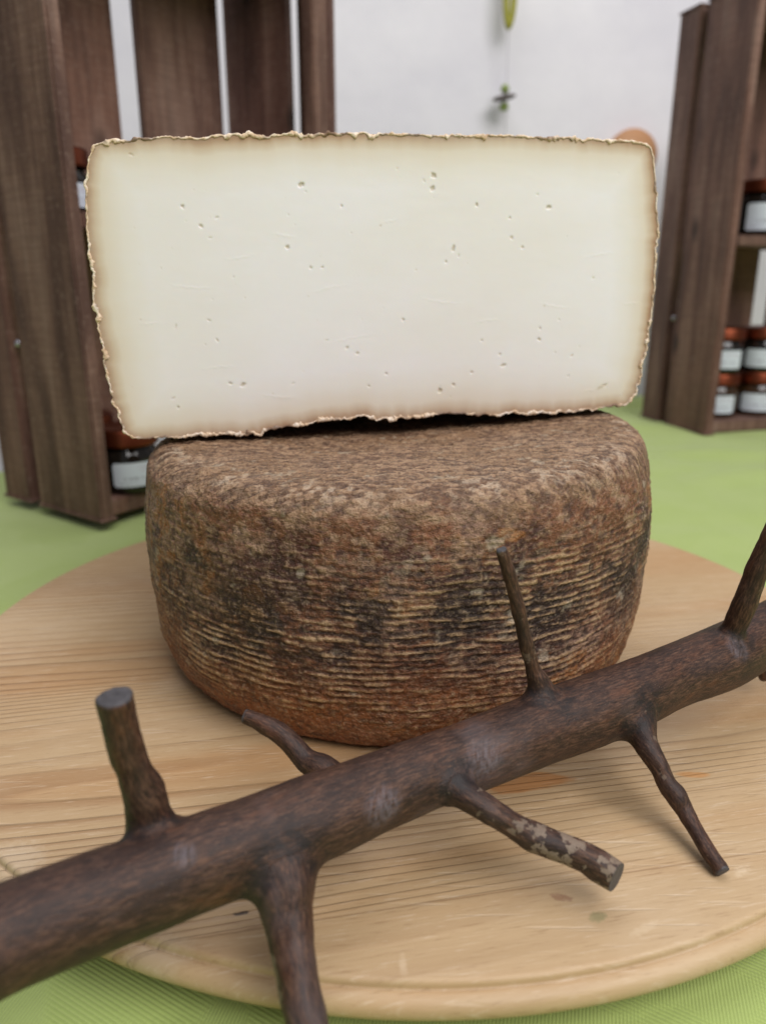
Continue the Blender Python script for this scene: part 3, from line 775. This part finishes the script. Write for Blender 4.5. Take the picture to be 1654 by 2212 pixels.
# fillets: relax the surface round each joint
D = np.full(nvx, 1e9); Dt = np.full(nvx, 1e9)
for k in range(0, nvx, 20000):
    D[k:k + 20000] = (np.linalg.norm(Vt[k:k + 20000, None] - STEM[None, ::2, :3], axis=-1) - STEM[None, ::2, 3]).min(1)
    for P in LIMBS[1:]:
        d = np.linalg.norm(Vt[k:k + 20000, None] - P[None, ::2, :3], axis=-1) - P[None, ::2, 3] * 1.1
        Dt[k:k + 20000] = np.minimum(Dt[k:k + 20000], d.min(1))
jw = (1 - sstep(0.001, 0.0065, D)) * (1 - sstep(0.001, 0.0055, Dt))
e = np.concatenate([Ft[:, [0, 1]], Ft[:, [1, 2]], Ft[:, [2, 3]], Ft[:, [3, 0]]]); e = np.concatenate([e, e[:, ::-1]])
cnt = np.bincount(e[:, 0], minlength=nvx)[:, None]
for _ in range(70):
    av = np.stack([np.bincount(e[:, 0], weights=Vt[e[:, 1], k], minlength=nvx) for k in range(3)], 1) / cnt
    Vt = Vt + (av - Vt) * (0.6 * jw)[:, None]
me_t = bpy.data.meshes.new('n'); me_t.from_pydata(Vt, [], Ft.tolist()); me_t.update()
Nt = np.zeros(nvx * 3, np.float32); me_t.vertices.foreach_get('normal', Nt); Nt = Nt.reshape(-1, 3).astype(float)
bpy.data.meshes.remove(me_t)
# which limb each vertex belongs to, and its place along that limb
best = np.full(nvx, 1e9); limb = np.zeros(nvx, int); grain = np.zeros((nvx, 3)); cutf = np.zeros(nvx); Lrel = np.zeros(nvx)
for li, P in enumerate(LIMBS):
    T = np.gradient(P[:, :3], axis=0); T /= np.linalg.norm(T, axis=1)[:, None]
    s = np.concatenate([[0], np.cumsum(np.linalg.norm(np.diff(P[:, :3], axis=0), axis=1))])
    for k in range(0, nvx, 20000):
        D = np.linalg.norm(Vt[k:k + 20000, None] - P[None, :, :3], axis=-1)
        kk = D.argmin(1); dist = D[np.arange(len(kk)), kk] - P[kk, 3]
        if li == 0: dist = dist - 0.0003
        else:        # the root of a twig inside the stem belongs to the stem
            dist = dist + np.where(s[kk] < 0.006, 0.002, 0)
        b = dist < best[k:k + 20000]
        idx = np.nonzero(b)[0] + k
        best[idx] = dist[b]; limb[idx] = li
        rel = Vt[idx] - P[kk[b], :3]; t = T[kk[b]]
        along = s[kk[b]] + (rel * t).sum(1)
        ref = np.array((0.1, 0.3, 0.95)); a = np.cross(t, ref); a /= np.linalg.norm(a, axis=1)[:, None]; c = np.cross(a, t)
        grain[idx] = np.stack([along + li * 3.1, (rel * a).sum(1), (rel * c).sum(1)], 1)
        cutf[idx] = sstep(s[-1] - 0.005, s[-1] - 0.004, along) * sstep(0.25, 0.5, (Nt[idx] * T[-1]).sum(1)) if li else 0
        Lrel[idx] = along / s[-1]
knot = np.clip(jw * 1.2, 0, 1) * (1 - 0.0 * jw)
scuffv = np.zeros(nvx)
for (px_, py_, dz, rr_) in ((1055, 1640, .006, .0085), (835, 1745, .004, .0075), (395, 1850, .008, .004), (1590, 1400, .008, .006)):
    scuffv = np.maximum(scuffv, 1 - sstep(0.4 * rr_, rr_, np.linalg.norm(Vt - at_z(px_, py_, HB + dz), axis=1)))
hb = 0.00022 * fbm(grain[:, 0] / 0.03, grain[:, 1] / 0.008, grain[:, 2] / 0.008, seed=101, oct=2) + 0.00005 * fbm(grain[:, 0] / 0.004, grain[:, 1] / 0.0008, grain[:, 2] / 0.0008, seed=105, oct=2)
tw = (limb > 0)
hb = hb + np.where(tw, 0.00022 * fbm(Vt[:, 0] / 0.0045, Vt[:, 1] / 0.0045, Vt[:, 2] / 0.0045, seed=108, oct=2), 0)
Vt = Vt + Nt * hb[:, None]
# the centre-right twig is sawn off at a slant
P6 = LIMBS[6]; T6 = P6[-1, :3] - P6[-3, :3]; T6 /= np.linalg.norm(T6)
n6 = np.array((0.70, -0.62, -0.10)); n6 /= np.linalg.norm(n6)
p6 = P6[-1, :3] - T6 * 0.0030
k6 = (limb == 6) & (np.linalg.norm(Vt - P6[-1, :3], axis=1) < 0.014)
over = np.where(k6, (Vt - p6) @ n6, -1.0)
Vt = Vt - np.where(over > 0, over / np.dot(T6, n6), 0)[:, None] * T6[None]
cutf = np.maximum(cutf, sstep(-0.0002, 0.0002, over) * k6)
P = LIMBS[0]; Ls = np.concatenate([[0], np.cumsum(np.linalg.norm(np.diff(P[:, :3], axis=0), axis=1))])[-1]
bark_by = {1: 0.16, 2: 0.20, 3: 0.42, 4: 0.40, 5: 0.22, 6: 0.74, 7: 0.46, 8: 0.1}
bark = np.zeros(nvx)
for li, b in bark_by.items(): bark[limb == li] = b
bark[limb == 6] *= (0.62 + 0.5 * sstep(0.35, 0.7, Lrel[limb == 6]))
# under sides of the thick twigs keep strips of pale bast
for li in (1, 5, 2):
    m = limb == li
    bark[m] = np.clip(bark[m] + 0.7 * sstep(0.3, 0.75, -Nt[m, 0] * 0.9 - 0.2), 0, 1)
me_t = bpy.data.meshes.new('n'); me_t.from_pydata(Vt, [], Ft.tolist()); me_t.update()
NN2 = np.zeros(nvx * 3, np.float32); me_t.vertices.foreach_get('normal', NN2); NN2 = NN2.reshape(-1, 3)
bpy.data.meshes.remove(me_t)
root = LIMBS[0][len(LIMBS[0]) // 2, :3].copy(); root[2] = TB
br = empty('branch', root)
tag(br, 'dark brown stripped branch with sawn twig stubs, lying in front of the cheese', 'branch')
fl = np.sort(limb[Ft], axis=1)[:, 1]
for li in range(len(LIMBS)):
    f = Ft[fl == li]
    if not len(f): continue
    u, inv = np.unique(f, return_inverse=True)
    o = mesh_np('stem' if li == 0 else 'twig', Vt[u] - root, inv.reshape(-1, 4), M['branch'], br)
    attr_v(o, 'grain', grain[u]); attr_f(o, 'bark', bark[u]); attr_f(o, 'cut', cutf[u]); attr_f(o, 'scuff', scuffv[u]); attr_f(o, 'knot', knot[u])
    o.data.normals_split_custom_set_from_vertices([tuple(v) for v in NN2[u]])

# ---------------------------------------------------------------- crates
def plank(name, a, b, z0, z1, th, inward, parent, mat, vertical=True, bev=0.0016, seg=10):
    """an upright plank from plan point a to b, its thickness laid towards 'inward' (local plan vectors)"""
    a, b, n = np.array(a, float), np.array(b, float), np.array(inward, float)
    bm = bmesh.new()
    bmesh.ops.create_cube(bm, size=1)
    L = np.linalg.norm(b - a); d = (b - a) / L
    mid = (a + b) / 2 + n * th / 2
    for v in bm.verts:
        x, y, z = v.co
        p = mid + d * x * L + n * y * th
        v.co = (p[0], p[1], (z0 + z1) / 2 + z * (z1 - z0))
    bmesh.ops.bevel(bm, geom=list(bm.edges), offset=bev, segments=2, affect='EDGES')
    o = bm_obj(name, bm, mat, parent, smooth=False)
    return o
def make_crate(loc, rz, label, H=0.477, W=0.30, D=0.135, shelf_z=0.226, post=True):
    """open front along local x at y = 0, back at y = D, upright on one end"""
    r = empty('wooden_crate', loc, rz)
    tag(r, label, 'crate', 'slatted wooden crates stood on end as shelves')
    t = 0.011
    # ends of the crate, now its floor and its roof
    for nm, z in (('bottom_panel', 0.0), ('top_panel', H - 0.014)):
        bm = bmesh.new(); bmesh.ops.create_cube(bm, size=1)
        for v in bm.verts: v.co = (W / 2 + v.co.x * (W - 2 * t - 0.001), D / 2 - 0.001 + v.co.y * (D - t - 0.004), z + 0.007 + v.co.z * 0.0138)
        bmesh.ops.bevel(bm, geom=list(bm.edges), offset=0.0015, segments=2, affect='EDGES')
        bm_obj(nm, bm, M['crate'], r)
    bm = bmesh.new(); bmesh.ops.create_cube(bm, size=1)
    for v in bm.verts: v.co = (W / 2 - 0.006 * post + v.co.x * (W - 2 * t - 0.001 - 0.02 * post), D / 2 - 0.001 + v.co.y * (D - t - 0.004), shelf_z - 0.006 + v.co.z * 0.012)
    bmesh.ops.bevel(bm, geom=list(bm.edges), offset=0.0015, segments=2, affect='EDGES')
    bm_obj('shelf', bm, M['crate'], r)
    plank('side_slat', (0, 0), (0, 0.083), 0, H, t, (1, 0), r, M['crate'])
    plank('side_slat', (0, 0.097), (0, D), 0, H, t, (1, 0), r, M['crate'])
    plank('side_slat', (W, 0), (W, 0.038), 0, H, t, (-1, 0), r, M['crate'])
    plank('side_slat', (W, 0.0516), (W, D), 0, H, t, (-1, 0), r, M['crate'])
    for x0, x1 in ((0.0115, 0.1476), (0.1745, 0.273)):
        plank('back_slat', (x0, D - 0.012), (x1, D - 0.012), 0.001, H - 0.001, 0.0105, (0, 1), r, M['crate'])
    bm = bmesh.new(); bmesh.ops.create_cube(bm, size=1)
    for v in bm.verts: v.co = (W - t - 0.0105 + v.co.x * 0.0205, 0.0075 + v.co.y * 0.0148, (0.0145 + H - 0.0145) / 2 + v.co.z * (H - 0.030))
    bmesh.ops.bevel(bm, geom=list(bm.edges), offset=0.0015, segments=2, affect='EDGES')
    if post: bm_obj('corner_post', bm, M['crate'], r)
    # nail heads where the slats meet the shelf
    bm = bmesh.new()
    for (x, y, z) in ((0, 0.090, shelf_z - 0.095),):
        bmesh.ops.create_uvsphere(bm, u_segments=10, v_segments=6, radius=0.0032, matrix=Matrix.Translation((x + 0.004, y, z)))
    bm_obj('nail', bm, M['nail'], r, True)
    return r
A1 = np.array((-0.216, 0.565)); A2 = np.array((0.385, 0.908))
Y1, Y2 = math.radians(55), math.radians(15)
crate1 = make_crate((A1[0], A1[1], 0.0005), Y1, 'dark wooden crate turned sideways at the left, white wall showing between its back slats')
crate2 = make_crate((A2[0], A2[1], 0.0005), Y2, 'dark wooden crate at the right, holding stacked jars with copper lids')

# ---------------------------------------------------------------- jars
def make_jar(loc, rz, label, r=0.0262, h=0.054, glass='glass', group='jars with copper lids in the crates'):
    e = empty('jar', loc, rz)
    tag(e, label, 'jar', group)
    hb = h - 0.0135
    pr = [(0, 0.0), (r - 0.004, 0.0), (r - 0.001, 0.0015), (r, 0.005), (r, hb - 0.010), (r - 0.001, hb - 0.006), (r - 0.0035, hb - 0.003), (r - 0.0035, hb + 0.004), (0, hb + 0.004)]
    lathe('glass_body', pr, 48, M[glass], e)
    rl = r + 0.0003
    lp = [(rl - 0.0018, hb - 0.0005), (rl, hb - 0.0003), (rl + 0.0003, hb + 0.001), (rl, hb + 0.002), (rl, h - 0.002), (rl - 0.0008, h - 0.0006), (rl - 0.0022, h), (rl - 0.004, h - 0.0008), (0, h - 0.0008)]
    lathe('lid', lp, 48, M['lid'], e)
    # paper label wrapped round the front, with rounded corners
    w, z0, z1 = 0.80, 0.0065, hb - 0.0125
    n, m = 25, 15
    tt = np.linspace(-1, 1, n); ss = np.linspace(0, 1, m)
    V, L = [], []
    for s_ in ss:
        edge_ = min(s_, 1 - s_) * (z1 - z0)
        inset = 0 if edge_ > 0.002 else 0.002 - math.sqrt(max(0, 0.002 ** 2 - (0.002 - edge_) ** 2))
        for q in tt:
            a = -math.pi / 2 + q * (w - inset / r)
            V.append(((r + 0.0004) * math.cos(a), (r + 0.0004) * math.sin(a), z0 + s_ * (z1 - z0))); L.append(((q + 1) / 2, s_, 0))
    o = mesh_np('label', V, grid_faces(m, n), M['label'], e)
    attr_v(o, 'lab', L)
    return e
def in_crate(A, Y, x, y, z):
    return (A[0] + math.cos(Y) * x - math.sin(Y) * y, A[1] + math.sin(Y) * x + math.cos(Y) * y, z)
SH = 0.226 + 0.0007; FLR = 0.0145
J = make_jar
J(in_crate(A1, Y1, 0.047, 0.0245, FLR), math.radians(34), 'white labelled jar on the floor of the left crate, half hidden by the cheese wheel', r=0.0245, h=0.052)
J(in_crate(A1, Y1, 0.054, 0.094, FLR), math.radians(12), 'dark jar at the back of the left crate floor, behind the white labelled jar')
J(in_crate(A1, Y1, 0.046, 0.080, SH), math.radians(34), 'jar on the upper shelf of the left crate, peeping past the cut cheese', h=0.050)
RJ = [(0.044, 0.046), (0.104, 0.046)]
J(in_crate(A2, Y2, *RJ[0], FLR), math.radians(-14), 'bottom jar of the full stack just inside the right crate', glass='glass_brown')
J(in_crate(A2, Y2, *RJ[0], FLR + 0.0542), math.radians(-10), 'jar standing on top of another just inside the right crate')
J(in_crate(A2, Y2, *RJ[1], FLR), math.radians(-16), 'bottom jar cut off by the right edge of the photo', glass='glass_brown')
J(in_crate(A2, Y2, *RJ[1], FLR + 0.0542), math.radians(-20), 'second level jar cut off by the right edge of the photo')
J(in_crate(A2, Y2, 0.082, 0.048, SH), math.radians(-12), 'larger black jar on the upper shelf of the right crate, label at the picture edge', r=0.034, h=0.062)
J(in_crate(A2, Y2, 0.045, 0.090, SH), math.radians(30), 'jar at the back of the right shelf, its lid seen in the gap between slats', h=0.058)

# ---------------------------------------------------------------- things on the wall
PEN = empty('hanging_ornament', at_d(1090, 215, WY - 0.035))
tag(PEN, 'thread ornament with a long green drop, beads and a dark disc hanging before the wall', 'ornament')
p0 = np.array(PEN.location)
def loc_of(px, py): return at_d(px, py, WY - 0.035) - p0
def blob(name, c, r3, mat, rot=(0, 0, 0)):
    bm = bmesh.new()
    bmesh.ops.create_uvsphere(bm, u_segments=28, v_segments=18, radius=1.0)
    for v in bm.verts: v.co = (v.co.x * r3[0], v.co.y * r3[1], v.co.z * r3[2])
    o = bm_obj(name, bm, mat, PEN, True); o.location = c; o.rotation_euler = rot
    return o
PX = (WY - 0.035) / 1850
# long flat drop with a slot in it
bm = bmesh.new()
ri, ro_ = [], []
for k in range(64):
    a = 2 * math.pi * k / 64
    ri.append((0.0017 * math.cos(a), 0.034 * math.sin(a))); ro_.append((0.0106 * math.cos(a), 0.050 * math.sin(a)))
for yy in (-0.003, 0.003):
    pass
vo = [[bm.verts.new((x, yy, z)) for x, z in ro_] for yy in (-0.003, 0.003)]
vi = [[bm.verts.new((x, yy, z)) for x, z in ri] for yy in (-0.003, 0.003)]
for k in range(64):
    q = (k + 1) % 64
    bm.faces.new((vo[0][k], vo[0][q], vi[0][q], vi[0][k])); bm.faces.new((vo[1][q], vo[1][k], vi[1][k], vi[1][q]))
    bm.faces.new((vo[0][q], vo[0][k], vo[1][k], vo[1][q])); bm.faces.new((vi[0][k], vi[0][q], vi[1][q], vi[1][k]))
od = bm_obj('glass_drop', bm, M['green'], PEN, True)
tipz = loc_of(1098, 64); od.location = tipz + np.array((0, 0, 0.0495)); od.rotation_euler = (0, 0, 0.15)
blob('bead', loc_of(1090, 192), (0.0066, 0.0066, 0.0068), M['bead'])
blob('bead', loc_of(1088, 230), (0.0074, 0.0074, 0.0068), M['bead'])
blob('dark_disc', loc_of(1088, 211), (0.0185, 0.0185, 0.0046), M['disc'], (0.2, math.radians(-11), 0))
bm = bmesh.new()
za, zb = loc_of(1098, 40), loc_of(1086, 420)
bmesh.ops.create_cone(bm, cap_ends=True, segments=8, radius1=0.0006, radius2=0.0006, depth=1.0)
dv = Vector(za - zb); Lm = dv.length
for v in bm.verts: v.co.z *= Lm
o = bm_obj('thread', bm, M['string'], PEN, True)
o.location = (za + zb) / 2; o.rotation_euler = dv.to_track_quat('Z', 'Y').to_euler()

# round wooden plaque, only its top edge shows above the cheese
c = at_d(1362, 337, WY - 0.012)
bm = bmesh.new()
bmesh.ops.create_cone(bm, cap_ends=True, segments=72, radius1=0.040, radius2=0.040, depth=0.014)
bmesh.ops.bevel(bm, geom=[e for e in bm.edges if abs(e.verts[0].co.z - e.verts[1].co.z) < 1e-6 and len(e.link_faces) == 2], offset=0.002, segments=2, affect='EDGES')
o = bm_obj('wooden_disc', bm, M['tan'], None, True)
o.location = c; o.rotation_euler = (math.radians(90), 0, 0)
tag(o, 'tan wooden disc on the wall, just above the right corner of the cheese', 'wooden disc')
